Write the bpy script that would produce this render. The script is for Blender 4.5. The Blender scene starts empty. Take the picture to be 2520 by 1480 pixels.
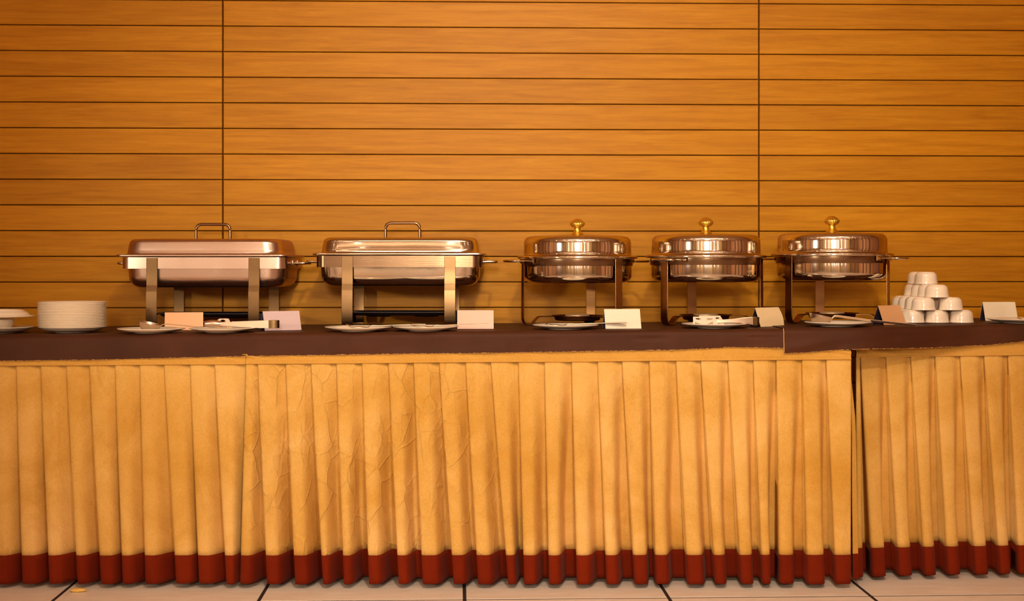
import bpy, bmesh, math, random
from mathutils import Vector, Matrix, noise as mnoise

random.seed(7)
sc = bpy.context.scene
COL = sc.collection
PI = math.pi

# ------------------------------------------------------------------ camera
FPX = 3500.0            # focal length in pixels of the 2520 px frame (50 mm lens)
HZ = 655.0              # image row of the horizon
CH = 0.955              # lens height in metres
cam_data = bpy.data.cameras.new('camera')
cam_data.sensor_width = 36.0
cam_data.lens = 36.0 * FPX / 2520.0
cam_data.shift_y = -(740.0 - HZ) / 2520.0
cam_data.clip_start = 0.05
cam_data.dof.use_dof = True
cam_data.dof.focus_distance = 4.36
cam_data.dof.aperture_fstop = 3.2
cam = bpy.data.objects.new('camera', cam_data)
cam.location = (0, 0, CH)
cam.rotation_euler = (PI / 2, 0, 0)
COL.objects.link(cam)
sc.camera = cam

# ------------------------------------------------------------------ look
sc.view_settings.view_transform = 'Standard'
sc.view_settings.look = 'None'
sc.view_settings.gamma = 1.0
sc.view_settings.use_curve_mapping = False
sc.view_settings.exposure = -0.15
try:
    sc.cycles.use_denoising = True
    sc.cycles.max_bounces = 8
    sc.cycles.diffuse_bounces = 4
    sc.cycles.glossy_bounces = 5
    sc.cycles.sample_clamp_indirect = 4.0
    sc.cycles.blur_glossy = 0.6
    sc.cycles.caustics_reflective = False
    sc.cycles.caustics_refractive = False
except Exception:
    pass
world = bpy.data.worlds.new('world')
sc.world = world
world.use_nodes = True
world.node_tree.nodes['Background'].inputs[0].default_value = (0.35, 0.22, 0.30, 1)
world.node_tree.nodes['Background'].inputs[1].default_value = 0.25

# ------------------------------------------------------------------ lights of the room, plus added fills and reflection strips
CEIL = 3.3
def area(name, loc, target, sx, sy, power, color, shape='RECTANGLE', spread=180):
    l = bpy.data.lights.new(name, 'AREA')
    l.shape = shape
    l.size = sx
    if shape in ('RECTANGLE', 'ELLIPSE'):
        l.size_y = sy
    l.energy = power
    l.color = color
    l.spread = math.radians(spread)
    o = bpy.data.objects.new(name, l)
    o.location = loc
    d = Vector(target) - Vector(loc)
    o.rotation_euler = d.to_track_quat('-Z', 'Y').to_euler()
    COL.objects.link(o)
    return o
WARM = (1.0, 0.86, 0.64)
def spot(name, loc, target, power, color, half_deg, radius=0.12, blend=1.0):
    l = bpy.data.lights.new(name, 'SPOT')
    l.energy = power
    l.color = color
    l.spot_size = math.radians(2 * half_deg)
    l.spot_blend = blend
    l.shadow_soft_size = radius
    o = bpy.data.objects.new(name, l)
    o.location = loc
    o.rotation_euler = (Vector(target) - Vector(loc)).to_track_quat('-Z', 'Y').to_euler()
    COL.objects.link(o)
    return o
spot('buffet_spot_left', (-3.5, 0.4, 1.45), (0.62, 4.6, 0.8), 270, WARM, 24, 0.12)
spot('buffet_spot_front', (-0.1, -1.9, 1.72), (0.12, 4.6, 0.80), 440, WARM, 20, 0.28)
spot('wall_spot', (0.15, 1.9, 3.2), (0.1, 5.0, 1.95), 70, WARM, 42, 0.15)
spot('buffet_spot_high', (0.4, 0.6, 3.2), (0.15, 4.3, 0.60), 290, WARM, 27, 0.10)
area('cove_light', (0.6, 2.1, 3.22), (0.5, 4.9, 1.7), 3.2, 0.3, 18, WARM)  # added broad light, no visible source, for bright bands in the lids
area('back_wall_fill', (0.0, -2.6, 3.2), (0.0, -3.9, 1.1), 8.0, 0.2, 140, WARM, spread=120)  # added to brighten the rear wall that the metal mirrors
area('side_wall_fill', (-5.1, 1.2, 3.2), (-6.0, 1.2, 1.2), 0.2, 6.0, 34, (1.0, 0.80, 0.62), spread=110)  # added pair, brightens the unseen side walls for lid reflections
area('side_wall_fill', (5.1, 1.2, 3.2), (6.0, 1.2, 1.2), 0.2, 6.0, 34, (1.0, 0.80, 0.62), spread=110)
for i, x in enumerate((-3.05, -1.85, -0.80, -0.20, 0.42, 1.02, 2.05, 3.25)):  # added light strips, mirrored as streaks in the round lids
    area('reflection_strip', (x, -3.76, 1.75), (x, 0.0, 1.75), 0.07 + 0.05 * (i % 3), 1.9, 3.6, ((1.0, 0.86, 0.60), (1.0, 0.76, 0.62), (0.86, 0.80, 1.0))[i % 3])
area('ceiling_bounce_fill', (0.3, -1.3, 2.95), (0.3, -1.3, 3.3), 7.0, 0.15, 32, (1.0, 0.80, 0.66), spread=150)  # added uplights so the lid tops mirror a bright ceiling
area('ceiling_bounce_fill', (0.3, 1.6, 2.95), (0.3, 1.6, 3.3), 5.0, 0.15, 26, (1.0, 0.80, 0.66), spread=150)
area('violet_fill', (1.9, -2.9, 2.6), (0.3, 4.5, 1.0), 0.5, 0.25, 4, (0.45, 0.35, 1.0))  # added violet fill for tinted shadows and glints on metal
DOWN = []
for ix in range(7):
    for iy in range(4):
        DOWN.append((-4.2 + 1.4 * ix, -2.4 + 1.55 * iy))
for (x, y) in DOWN:
    area('downlight', (x, y, CEIL - 0.012), (x, y, 0), 0.11, 0.11, 1.0, (1.0, 0.87, 0.68), 'DISK')

# ------------------------------------------------------------------ helpers
def lin(c):
    return tuple(((v / 255) / 12.92 if v / 255 <= 0.04045 else ((v / 255 + 0.055) / 1.055) ** 2.4) for v in c)
def rgba(c):
    return (*lin(c), 1.0)

class MAT:
    def __init__(s, name):
        s.m = bpy.data.materials.new(name)
        s.m.use_nodes = True
        s.nt = s.m.node_tree
        s.n = s.nt.nodes
        s.b = s.n['Principled BSDF']
        s.l = s.nt.links
    def set(s, **k):
        for a, v in k.items():
            s.b.inputs[a.replace('_', ' ')].default_value = v
        return s
    def node(s, t, **k):
        q = s.n.new(t)
        for a, v in k.items():
            setattr(q, a, v)
        return q
    def link(s, a, b):
        s.l.new(a, b)
    def coords(s, scale=(1, 1, 1), space='Object', rnd=0.0):
        tc = s.node('ShaderNodeTexCoord')
        mp = s.node('ShaderNodeMapping')
        mp.inputs['Scale'].default_value = scale
        s.link(tc.outputs[space], mp.inputs['Vector'])
        if rnd:
            oi = s.node('ShaderNodeObjectInfo')
            mu = s.node('ShaderNodeMath', operation='MULTIPLY')
            mu.inputs[1].default_value = rnd
            s.link(oi.outputs['Random'], mu.inputs[0])
            cx = s.node('ShaderNodeCombineXYZ')
            for i in range(3):
                s.link(mu.outputs[0], cx.inputs[i])
            s.link(cx.outputs[0], mp.inputs['Location'])
        return mp.outputs[0]
    def noise(s, vec, scale=5, detail=4, rough=0.5, dist=0.0):
        q = s.node('ShaderNodeTexNoise')
        q.inputs['Scale'].default_value = scale
        q.inputs['Detail'].default_value = detail
        q.inputs['Roughness'].default_value = rough
        q.inputs['Distortion'].default_value = dist
        s.link(vec, q.inputs['Vector'])
        return q.outputs['Fac']
    def ramp(s, fac, stops):
        q = s.node('ShaderNodeValToRGB')
        e = q.color_ramp.elements
        while len(e) < len(stops):
            e.new(0.5)
        for i, (p, c) in enumerate(stops):
            e[i].position = p
            e[i].color = c if len(c) == 4 else rgba(c)
        s.link(fac, q.inputs[0])
        return q.outputs[0]
    def mix(s, fac, a, b, mode='MIX'):
        q = s.node('ShaderNodeMix', data_type='RGBA', blend_type=mode)
        for v, i in ((fac, 0), (a, 6), (b, 7)):
            if isinstance(v, (int, float)):
                q.inputs[i].default_value = v
            elif isinstance(v, tuple):
                q.inputs[i].default_value = v
            else:
                s.link(v, q.inputs[i])
        return q.outputs[2]
    def bump(s, h, strength=0.3, dist=0.002, prev=None):
        q = s.node('ShaderNodeBump')
        q.inputs['Strength'].default_value = strength
        q.inputs['Distance'].default_value = dist
        s.link(h, q.inputs['Height'])
        if prev is not None:
            s.link(prev, q.inputs['Normal'])
        s.link(q.outputs[0], s.b.inputs['Normal'])
        return q.outputs[0]
    def color(s, c):
        s.link(c, s.b.inputs['Base Color'])

def m_wood():
    m = MAT('wall_wood').set(Roughness=0.42)
    m.b.inputs['Specular IOR Level'].default_value = 0.2
    v = m.coords((0.9, 1, 16), rnd=37.0)
    g1 = m.noise(v, 4.0, 6, 0.6, 0.6)
    v2 = m.coords((3.0, 1, 130), rnd=11.0)
    g2 = m.noise(v2, 5.0, 3, 0.6)
    base = m.ramp(g1, [(0.30, (188, 120, 12)), (0.52, (205, 137, 19)), (0.72, (216, 149, 30))])
    fine = m.ramp(g2, [(0.34, (0.80, 0.77, 0.70, 1)), (0.62, (1, 1, 1, 1))])
    c = m.mix(0.55, base, fine, 'MULTIPLY')
    oi = m.node('ShaderNodeObjectInfo')
    r = m.ramp(oi.outputs['Random'], [(0.0, (0.90, 0.88, 0.86, 1)), (1.0, (1.05, 1.04, 1.03, 1))])
    m.color(m.mix(1.0, c, r, 'MULTIPLY'))
    m.bump(g2, 0.12, 0.001)
    return m.m
def m_plain(name, c, rough=0.6, metal=0.0, **k):
    m = MAT(name).set(Roughness=rough, Metallic=metal, **k)
    v = m.coords()
    n = m.noise(v, 40, 3)
    cc = rgba(c)
    m.color(m.mix(n, tuple(x * 0.93 for x in cc[:3]) + (1,), tuple(min(1, x * 1.07) for x in cc[:3]) + (1,)))
    return m.m
def m_metal(name, c, rough, brushed=0.0, brush_scale=(400, 400, 4), smudge=0.08):
    m = MAT(name).set(Metallic=1.0)
    m.b.inputs['Specular Tint'].default_value = (0.62, 0.46, 0.32, 1)
    v = m.coords()
    n = m.noise(v, 9, 5, 0.6, 0.4)
    q = m.node('ShaderNodeMapRange')
    q.inputs['To Min'].default_value = rough
    q.inputs['To Max'].default_value = rough + smudge
    m.link(n, q.inputs['Value'])
    m.link(q.outputs[0], m.b.inputs['Roughness'])
    cc = rgba(c)
    m.color(m.mix(n, tuple(x * 0.92 for x in cc[:3]) + (1,), cc))
    if brushed:
        vb = m.coords(brush_scale)
        m.bump(m.noise(vb, 1.0, 3), brushed, 0.0004)
    else:
        m.bump(m.noise(v, 14, 2), 0.05, 0.004)
    return m.m
def m_cloth(name, stops, crease=False, stain=0.5, weave=900):
    m = MAT(name).set(Roughness=0.9)
    m.b.inputs['Specular IOR Level'].default_value = 0.1
    m.b.inputs['Sheen Weight'].default_value = 0.03
    m.b.inputs['Sheen Roughness'].default_value = 0.4
    v = m.coords(space='Object')
    n = m.noise(v, 3.2, 5, 0.62, 0.5)
    base = m.ramp(n, stops)
    vs = m.coords((1.0, 1.0, 0.45))
    st = m.noise(vs, 7.5, 6, 0.7, 0.8)
    sm = m.ramp(st, [(0.56, (1, 1, 1, 1)), (0.72, (1 - 0.26 * stain, 1 - 0.36 * stain, 1 - 0.5 * stain, 1))])
    fn = m.noise(m.coords((1.0, 1.0, 0.6)), 260, 3, 0.7)
    fm = m.ramp(fn, [(0.3, (0.90, 0.89, 0.86, 1)), (0.7, (1.05, 1.05, 1.06, 1))])
    m.color(m.mix(1.0, m.mix(1.0, base, sm, 'MULTIPLY'), fm, 'MULTIPLY'))
    w = m.noise(m.coords((1.0, 1.0, 0.35)), weave, 3)
    b = m.bump(w, 0.12, 0.0008)
    soft = m.noise(v, 14, 3, 0.5)
    b = m.bump(soft, 0.25, 0.006, b)
    if crease:
        vd = m.coords((1.0, 0.4, 0.62))
        vn = m.node('ShaderNodeTexVoronoi', feature='DISTANCE_TO_EDGE')
        vn.inputs['Scale'].default_value = 15.0
        d = m.node('ShaderNodeTexNoise')
        d.inputs['Scale'].default_value = 9.0
        m.link(vd, d.inputs['Vector'])
        ad = m.node('ShaderNodeMix', data_type='VECTOR')
        ad.inputs[0].default_value = 0.05
        m.link(vd, ad.inputs[4])
        m.link(d.outputs['Color'], ad.inputs[5])
        m.link(ad.outputs[1], vn.inputs['Vector'])
        rr = m.ramp(vn.outputs['Distance'], [(0.0, (1, 1, 1, 1)), (0.035, (0.35, 0.35, 0.35, 1)), (0.16, (0, 0, 0, 1))])
        sep = m.node('ShaderNodeSeparateXYZ')
        tc = m.node('ShaderNodeTexCoord')
        m.link(tc.outputs['Object'], sep.inputs[0])
        mr = m.ramp(sep.outputs['X'], [(0.55, (1, 1, 1, 1)), (0.95, (0.2, 0.2, 0.2, 1))])
        mm = m.noise(v, 9.0, 3)
        mk = m.ramp(mm, [(0.38, (0, 0, 0, 1)), (0.56, (1, 1, 1, 1))])
        vn2 = m.node('ShaderNodeTexVoronoi', feature='DISTANCE_TO_EDGE')
        vn2.inputs['Scale'].default_value = 34.0
        vr = m.node('ShaderNodeMapping')
        vr.inputs['Rotation'].default_value = (0, 0.6, 0)
        vr.inputs['Scale'].default_value = (1.0, 0.3, 0.45)
        m.link(tc.outputs['Object'], vr.inputs['Vector'])
        m.link(vr.outputs[0], vn2.inputs['Vector'])
        r2 = m.ramp(vn2.outputs['Distance'], [(0.0, (0.55, 0.55, 0.55, 1)), (0.14, (0, 0, 0, 1))])
        m2 = m.ramp(m.noise(v, 6.0, 2), [(0.50, (0, 0, 0, 1)), (0.60, (1, 1, 1, 1))])
        rr = m.mix(1.0, m.mix(1.0, rr, mk, 'MULTIPLY'), m.mix(1.0, r2, m2, 'MULTIPLY'), 'ADD')
        h = m.mix(1.0, rr, mr, 'MULTIPLY')
        m.bump(h, 0.75, 0.0036, b)
    return m.m
def m_ceramic(name, c=(255, 238, 216)):
    m = MAT(name).set(Roughness=0.16)
    m.b.inputs['Coat Weight'].default_value = 0.3
    v = m.coords()
    n = m.noise(v, 6, 3)
    cc = rgba(c)
    m.color(m.mix(n, tuple(x * 0.95 for x in cc[:3]) + (1,), cc))
    return m.m
def m_tile():
    m = MAT('floor_tile').set(Roughness=0.33)
    v = m.coords((1, 5, 1), rnd=23.0)
    n = m.noise(v, 6, 7, 0.65, 0.8)
    base = m.ramp(n, [(0.3, (234, 214, 196)), (0.6, (246, 232, 220))])
    v2 = m.coords((3, 9, 1), rnd=51.0)
    n2 = m.noise(v2, 16, 4, 0.7, 1.0)
    sp = m.ramp(n2, [(0.64, (1, 1, 1, 1)), (0.72, (0.72, 0.55, 0.45, 1))])
    m.color(m.mix(0.7, base, sp, 'MULTIPLY'))
    return m.m
def m_paper_brown():
    m = MAT('brown_paper').set(Roughness=0.55)
    m.b.inputs['Specular IOR Level'].default_value = 0.14
    v = m.coords()
    n = m.noise(v, 5, 5, 0.6)
    m.color(m.ramp(n, [(0.3, (66, 34, 18)), (0.7, (80, 43, 24))]))
    b = m.bump(m.noise(v, 600, 2), 0.10, 0.0006)
    m.bump(m.noise(v, 9, 3), 0.25, 0.008, b)
    return m.m

WOOD = m_wood()
DARKGAP = m_plain('joint_backing_board', (150, 82, 28), 0.9)  # plain brown board seen through the plank joints
GROUT = m_plain('dark_grout', (34, 14, 14), 0.9)
TILE = m_tile()
PLASTER = m_plain('ceiling_plaster', (226, 196, 160), 0.9)
SIDEW = m_plain('side_wall_paint', (226, 182, 146), 0.8)
BACKW = m_plain('hall_wall_paint', (226, 196, 158), 0.8)
OLIVEP = m_plain('olive_reflect_strip', (132, 110, 52), 0.5)  # paints of the added strips that the lids mirror
MAUVEP = m_plain('mauve_reflect_strip', (190, 140, 130), 0.5)
DARKP = m_plain('dark_reflect_strip', (92, 44, 26), 0.5)
GOLDP = m_plain('gold_reflect_strip', (220, 160, 70), 0.5)
CHROME = m_metal('polished_steel', (236, 226, 208), 0.05)
BRUSH = m_metal('brushed_steel', (134, 106, 74), 0.26, 0.25, (6, 6, 600))
BRUSHR = m_metal('brushed_steel_dark', (150, 110, 70), 0.20, 0.2, (6, 6, 600))
BRUSHH = m_metal('brushed_steel_band', (146, 118, 92), 0.18, 0.25, (6, 6, 600))
UTEN = m_metal('utensil_steel', (240, 218, 194), 0.27)
GOLD = m_metal('polished_brass', (255, 222, 104), 0.30)
BLACK = m_plain('black_tray_enamel', (26, 16, 22), 0.45)
CERAMIC = m_ceramic('white_ceramic')
BOWLC = m_ceramic('white_bowl_ceramic', (255, 234, 212))
SK1 = [(0.30, (202, 148, 62)), (0.5, (218, 168, 88)), (0.68, (232, 186, 114))]
SKIRT = m_cloth('gold_skirt_cloth', SK1, False, 0.55)
SKIRTC = m_cloth('creased_gold_skirt_cloth', SK1, True, 0.5)
BAND = m_cloth('gold_waistband_cloth', [(0.25, (200, 145, 62)), (0.75, (220, 166, 82))], False, 0.4)
HEM = m_cloth('maroon_hem_cloth', [(0.3, (104, 26, 4)), (0.7, (120, 34, 6))], False, 0.2)
RUNNER = m_paper_brown()
TORN = m_plain('torn_paper_edge', (206, 152, 96), 0.9)
TABLEM = m_plain('table_laminate', (150, 120, 90), 0.6)
LEGM = m_plain('table_leg_steel', (70, 66, 64), 0.5, 0.6)
CARDIN = m_plain('card_inner_lining', (36, 20, 44), 0.9)
GEL = m_plain('fuel_gel_rim', (236, 200, 150), 0.35, 0.6)

def link(name, bm, mats, parent=None, smooth=None, loc=None):
    me = bpy.data.meshes.new(name)
    bmesh.ops.recalc_face_normals(bm, faces=bm.faces)
    bm.to_mesh(me)
    bm.free()
    for m in (mats if isinstance(mats, (list, tuple)) else [mats]):
        me.materials.append(m)
    if smooth is not None:
        for p in me.polygons:
            p.use_smooth = True
        if smooth > 0:
            try:
                me.set_sharp_from_angle(angle=math.radians(smooth))
            except Exception:
                pass
    o = bpy.data.objects.new(name, me)
    COL.objects.link(o)
    if parent is not None:
        o.parent = parent
    if loc is not None:
        o.location = loc
    return o
def tag(o, label=None, cat=None, group=None, kind=None):
    if label: o['label'] = label
    if cat: o['category'] = cat
    if group: o['group'] = group
    if kind: o['kind'] = kind
    return o
def thing(name, label, cat, loc=(0, 0, 0), rz=0.0, group=None):
    o = bpy.data.objects.new(name, None)
    o.empty_display_size = 0.05
    COL.objects.link(o)
    o.location = loc
    o.rotation_euler = (0, 0, rz)
    return tag(o, label, cat, group)
def copy_tree(o, parent=None):
    c = o.copy()
    COL.objects.link(c)
    c.parent = parent
    for ch in list(o.children):
        copy_tree(ch, c)
    return c

def add_box(bm, cx, cy, cz, sx, sy, sz, bevel=0.0, mat=0):
    r = bmesh.ops.create_cube(bm, size=1.0)
    vs = r['verts']
    for v in vs:
        v.co = Vector((cx + v.co.x * sx, cy + v.co.y * sy, cz + v.co.z * sz))
    fs = set(f for v in vs for f in v.link_faces)
    for f in fs:
        f.material_index = mat
    if bevel:
        es = list(set(e for v in vs for e in v.link_edges))
        bmesh.ops.bevel(bm, geom=es, offset=bevel, segments=1, affect='EDGES')
    return bm
def box_bm(*a, **k):
    return add_box(bmesh.new(), *a, **k)
def loft(bm, rings, cap0=True, cap1=True, closed=True, mat=0):
    vr = [[bm.verts.new(p) for p in r] for r in rings]
    n = len(rings[0])
    for a, b in zip(vr, vr[1:]):
        for i in range(n if closed else n - 1):
            j = (i + 1) % n
            f = bm.faces.new((a[i], a[j], b[j], b[i]))
            f.material_index = mat
    if cap0:
        bm.faces.new(list(reversed(vr[0]))).material_index = mat
    if cap1:
        bm.faces.new(vr[-1]).material_index = mat
    return vr
def lathe(bm, prof, n=64, mod=None, cap0=True, cap1=True):
    rings = []
    for k, (r, z) in enumerate(prof):
        ring = []
        for i in range(n):
            a = 2 * PI * i / n
            rr = max(r, 1e-4)
            if mod:
                rr *= mod(a, k)
            ring.append((rr * math.cos(a), rr * math.sin(a), z))
        rings.append(ring)
    loft(bm, rings, cap0, cap1)
    return bm
def rrect(hw, hd, r, z, cs=7, per=4):
    r = min(r, hw * 0.999, hd * 0.999)
    pts = []
    for (sx, sy, a0) in ((1, 1, 0), (-1, 1, PI / 2), (-1, -1, PI), (1, -1, 1.5 * PI)):
        for i in range(cs + 1):
            a = a0 + (PI / 2) * i / cs
            pts.append((sx * (hw - r) + r * math.cos(a), sy * (hd - r) + r * math.sin(a), z))
    out = []
    m = len(pts)
    for i in range(m):
        out.append(pts[i])
        if i % (cs + 1) == cs:
            a, b = Vector(pts[i]), Vector(pts[(i + 1) % m])
            for k in range(1, per):
                out.append(tuple(a.lerp(b, k / per)))
    return out
def tube(bm, pts, r, n=10, flat=1.0, cap=True):
    pts = [Vector(p) for p in pts]
    rings = []
    up = Vector((0, 0, 1))
    for i, p in enumerate(pts):
        t = (pts[min(i + 1, len(pts) - 1)] - pts[max(i - 1, 0)]).normalized()
        s = t.cross(up)
        if s.length < 0.05:
            s = Vector((0, 1, 0)) if abs(t.y) < 0.9 else Vector((1, 0, 0))
            s = (s - t * s.dot(t))
        s.normalize()
        u = s.cross(t).normalized()
        rr = r[i] if isinstance(r, (list, tuple)) else r
        rings.append([p + s * (rr * math.cos(2 * PI * k / n)) + u * (rr * flat * math.sin(2 * PI * k / n)) for k in range(n)])
    loft(bm, rings, cap, cap)
    return bm
def arc_pts(pts, rad, seg=5):
    """round the corners of a polyline"""
    pts = [Vector(p) for p in pts]
    out = [pts[0]]
    for a, b, c in zip(pts, pts[1:], pts[2:]):
        d1 = (a - b).normalized(); d2 = (c - b).normalized()
        r = min(rad, (a - b).length * 0.49, (c - b).length * 0.49)
        p1 = b + d1 * r; p2 = b + d2 * r
        for k in range(seg + 1):
            t = k / seg
            out.append(p1 * (1 - t) ** 2 + b * 2 * t * (1 - t) + p2 * t * t)
    out.append(pts[-1])
    return out
def strap(bm, path, width, thick, wdir, widths=None, mat=0):
    """flat strap swept along path; wdir = direction of its width"""
    path = [Vector(p) for p in path]
    w = Vector(wdir).normalized()
    rings = []
    for i, p in enumerate(path):
        t = (path[min(i + 1, len(path) - 1)] - path[max(i - 1, 0)]).normalized()
        n = t.cross(w).normalized()
        hw = (widths[i] if widths else width) / 2
        h = thick / 2
        c = min(h * 0.6, 0.0008)
        rings.append([p + w * (hw - c) + n * h, p + w * hw + n * (h - c), p + w * hw - n * (h - c), p + w * (hw - c) - n * h,
                      p - w * (hw - c) - n * h, p - w * hw - n * (h - c), p - w * hw + n * (h - c), p - w * (hw - c) + n * h])
    loft(bm, rings, mat=mat)
    return bm

# ------------------------------------------------------------------ placement
def H(x):                      # the table tops rise a little to the right
    return 0.758 + 0.0077 * x
def Zt(px, py):                # distance of a table point seen at a pixel
    return 689.5 / ((py - HZ) + 0.0077 * (px - 1260))
def Xp(px, Z):
    return (px - 1260.0) / FPX * Z
def Zp(py, Z):
    return CH - (py - HZ) / FPX * Z
def front(x):                  # front plane of the tables
    a = 4.28
    b = 4.375 + 0.08 * (x - 1.05)
    t = min(1, max(0, (x - 1.0) / 0.45))
    t = t * t * (3 - 2 * t)
    return a * (1 - t) + b * t

# ------------------------------------------------------------------ the room
WY, WT = 5.0, 0.034
wyaw = math.atan(WT)
cw, sw = math.cos(wyaw), math.sin(wyaw)
wall = link('wall_back', box_bm(0, 0.06, CEIL / 2, 12.2, 0.06, CEIL), DARKGAP, None)
wall.location = (0, WY, 0)
wall.rotation_euler = (0, 0, wyaw)
tag(wall, 'wall of wide horizontal oak planks behind the buffet tables', None, None, 'structure')
def wall_u(px):
    # plank joint column seen at px -> position along the wall
    k = (px - 1260.0) / FPX
    X = k * WY / (1 - k * WT)
    return X / cw
u1, u2 = wall_u(548), wall_u(1868)
PIT, Z0 = 0.08953, 0.8093
PW = u2 - u1
pm = bmesh.new()
gapx, gapz = 0.0052, 0.0034
add_box(pm, 0, 0.0, 0, PW - gapx, 0.02, PIT - gapz)
fe = [e for e in pm.edges if all(v.co.y < 0 for v in e.verts)]
bmesh.ops.bevel(pm, geom=fe, offset=0.0012, segments=1, affect='EDGES')
plank0 = link('plank', pm, WOOD, wall)
first = True
for ci in range(-2, 3):
    uc = (u1 + u2) / 2 + ci * PW
    for k in range(-9, 28):
        zc = Z0 + PIT * (k + 0.5)
        if zc + PIT / 2 > CEIL or zc - PIT / 2 < 0.0:
            continue
        if abs(ci) == 2 and (k < -1 or k > 15):
            continue
        if first:
            o = plank0; first = False
        else:
            o = plank0.copy(); COL.objects.link(o); o.parent = wall
        o.location = (uc, 0.012 + random.uniform(-0.0008, 0.0008), zc)

floor = link('floor', box_bm(0, 0.6, -0.0415, 13.0, 9.6, 0.08), GROUT)
tag(floor, 'beige speckled stone tile floor with dark joints', None, None, 'structure')
TS = 0.5875
fyaw = math.atan(0.0375)
tb = bmesh.new()
add_box(tb, 0, 0, 0, TS - 0.0098, TS - 0.0098, 0.018)
fe = [e for e in tb.edges if all(v.co.z > 0 for v in e.verts)]
bmesh.ops.bevel(tb, geom=fe, offset=0.0012, segments=1, affect='EDGES')
tile0 = link('tile', tb, TILE, floor)
# joint crossing seen at pixel (2143,1467)
jz = FPX * CH / (1467 - HZ); jx = Xp(2143, jz)
ex = Vector((math.cos(fyaw), math.sin(fyaw))); ey = Vector((-math.sin(fyaw), math.cos(fyaw)))
first = True
for i in range(-11, 8):
    for j in range(-12, 3):
        c = Vector((jx, jz)) + ex * TS * (i + 0.5) + ey * TS * (j + 0.5)
        if abs(c.x) > 5.6:
            continue
        if first:
            o = tile0; first = False
        else:
            o = tile0.copy(); COL.objects.link(o); o.parent = floor
        o.location = (c.x, c.y, -0.0095 + random.uniform(-0.0003, 0.0))
        o.rotation_euler = (0, 0, fyaw)
ceiling = link('ceiling', box_bm(0, 0.6, CEIL + 0.05, 12.4, 9.6, 0.1), PLASTER)
tag(ceiling, 'plain plaster ceiling', None, None, 'structure')
wl = link('wall_left', box_bm(-6.0, 0.6, CEIL / 2, 0.1, 9.0, CEIL), SIDEW)
wr = link('wall_right', box_bm(6.0, 0.6, CEIL / 2, 0.1, 9.0, CEIL), SIDEW)
wf = link('wall_front', box_bm(0, -3.9, CEIL / 2, 12.0, 0.1, CEIL), BACKW)
for o, t in ((wl, 'warm painted side wall to the left'), (wr, 'warm painted side wall to the right'), (wf, 'pinkish painted wall behind the viewer')):
    tag(o, t, None, None, 'structure')
tn = 1
for i, x in enumerate([-5.4, -4.7, -4.1, -3.4, -2.7, -2.15, -1.6, -1.1, -0.45, 0.1, 0.65, 1.3, 1.75, 2.35, 2.9, 3.6, 4.2, 5.0]):  # strips added so the round lids mirror coloured bands
    w = 0.14 + 0.34 * ((i * 7) % 5) / 5
    t = link('reflect_trim_%d' % tn, box_bm(x, -3.82, CEIL / 2, w, 0.07, CEIL - 0.01, bevel=0.01), (DARKP, GOLDP, OLIVEP, DARKP, MAUVEP)[i % 5])
    tag(t, 'added tall strip on the wall behind the viewer, for bands in reflections', None, None, 'structure')
    tn += 1
for sx in (-1, 1):
    for i, y in enumerate([-3.2, -2.4, -1.3, -0.7, 0.3, 1.0, 1.9, 2.9, 3.7]):  # more added strips, mirrored towards the sides of the lids
        t = link('reflect_trim_%d' % tn, box_bm(sx * 5.93, y, CEIL / 2, 0.05, 0.16 + 0.28 * ((i * 3) % 4) / 4, CEIL - 0.01, bevel=0.01), (DARKP, GOLDP, DARKP, OLIVEP)[(i + (sx > 0)) % 4])
        tag(t, 'added tall strip on an unseen side wall, for bands in reflections', None, None, 'structure')
        tn += 1

# ------------------------------------------------------------------ tables
REAR = 4.90
def table_top(name, x0, x1, label):
    t = thing(name, label, 'table', ((x0 + x1) / 2, (front((x0 + x1) / 2) + REAR) / 2, 0), 0, 'folding tables under the skirts')
    cx, cy = t.location.x, t.location.y
    xm0, xm1 = x0, x1
    bm = bmesh.new()
    rear = 0.61 if x1 < 1.2 else 0.55
    def col(x):
        # each table is a plane: evaluate the front line at its own ends
        if x1 > 1.1:
            f = 4.375 + 0.08 * (x - 1.05)
        else:
            f = 4.28
        return f
    rings = []
    for x in (x0, x1):
        f = col(x)
        r = f + rear
        h = H(x)
        rings.append([(x - cx, f - cy + 0.008, h - 0.003), (x - cx, r - cy, h - 0.003), (x - cx, r - cy, h - 0.031), (x - cx, f - cy + 0.008, h - 0.031)])
    loft(bm, rings)
    link('tabletop', bm, TABLEM, t)
    for x in (x0 + 0.15, x1 - 0.15):
        for dy in (0.13, rear - 0.08):
            lb = bmesh.new()
            tube(lb, [(x - cx, col(x) + dy - cy, 0.001), (x - cx, col(x) + dy - cy, H(x) - 0.031)], 0.014, 12)
            link('leg', lb, LEGM, t, 40)
    return t
XG1 = Xp(600, 4.28); XG2 = Xp(2098, 4.28)
table_top('folding_table', -2.62, XG1 - 0.002, 'long folding table under the gold skirt at the left')
table_top('folding_table', XG1 + 0.002, XG2, 'long folding table under the gold skirt in the middle')
table_top('folding_table', XG2 + 0.012, 2.62, 'long folding table under the gold skirt at the right, set slightly back')

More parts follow.
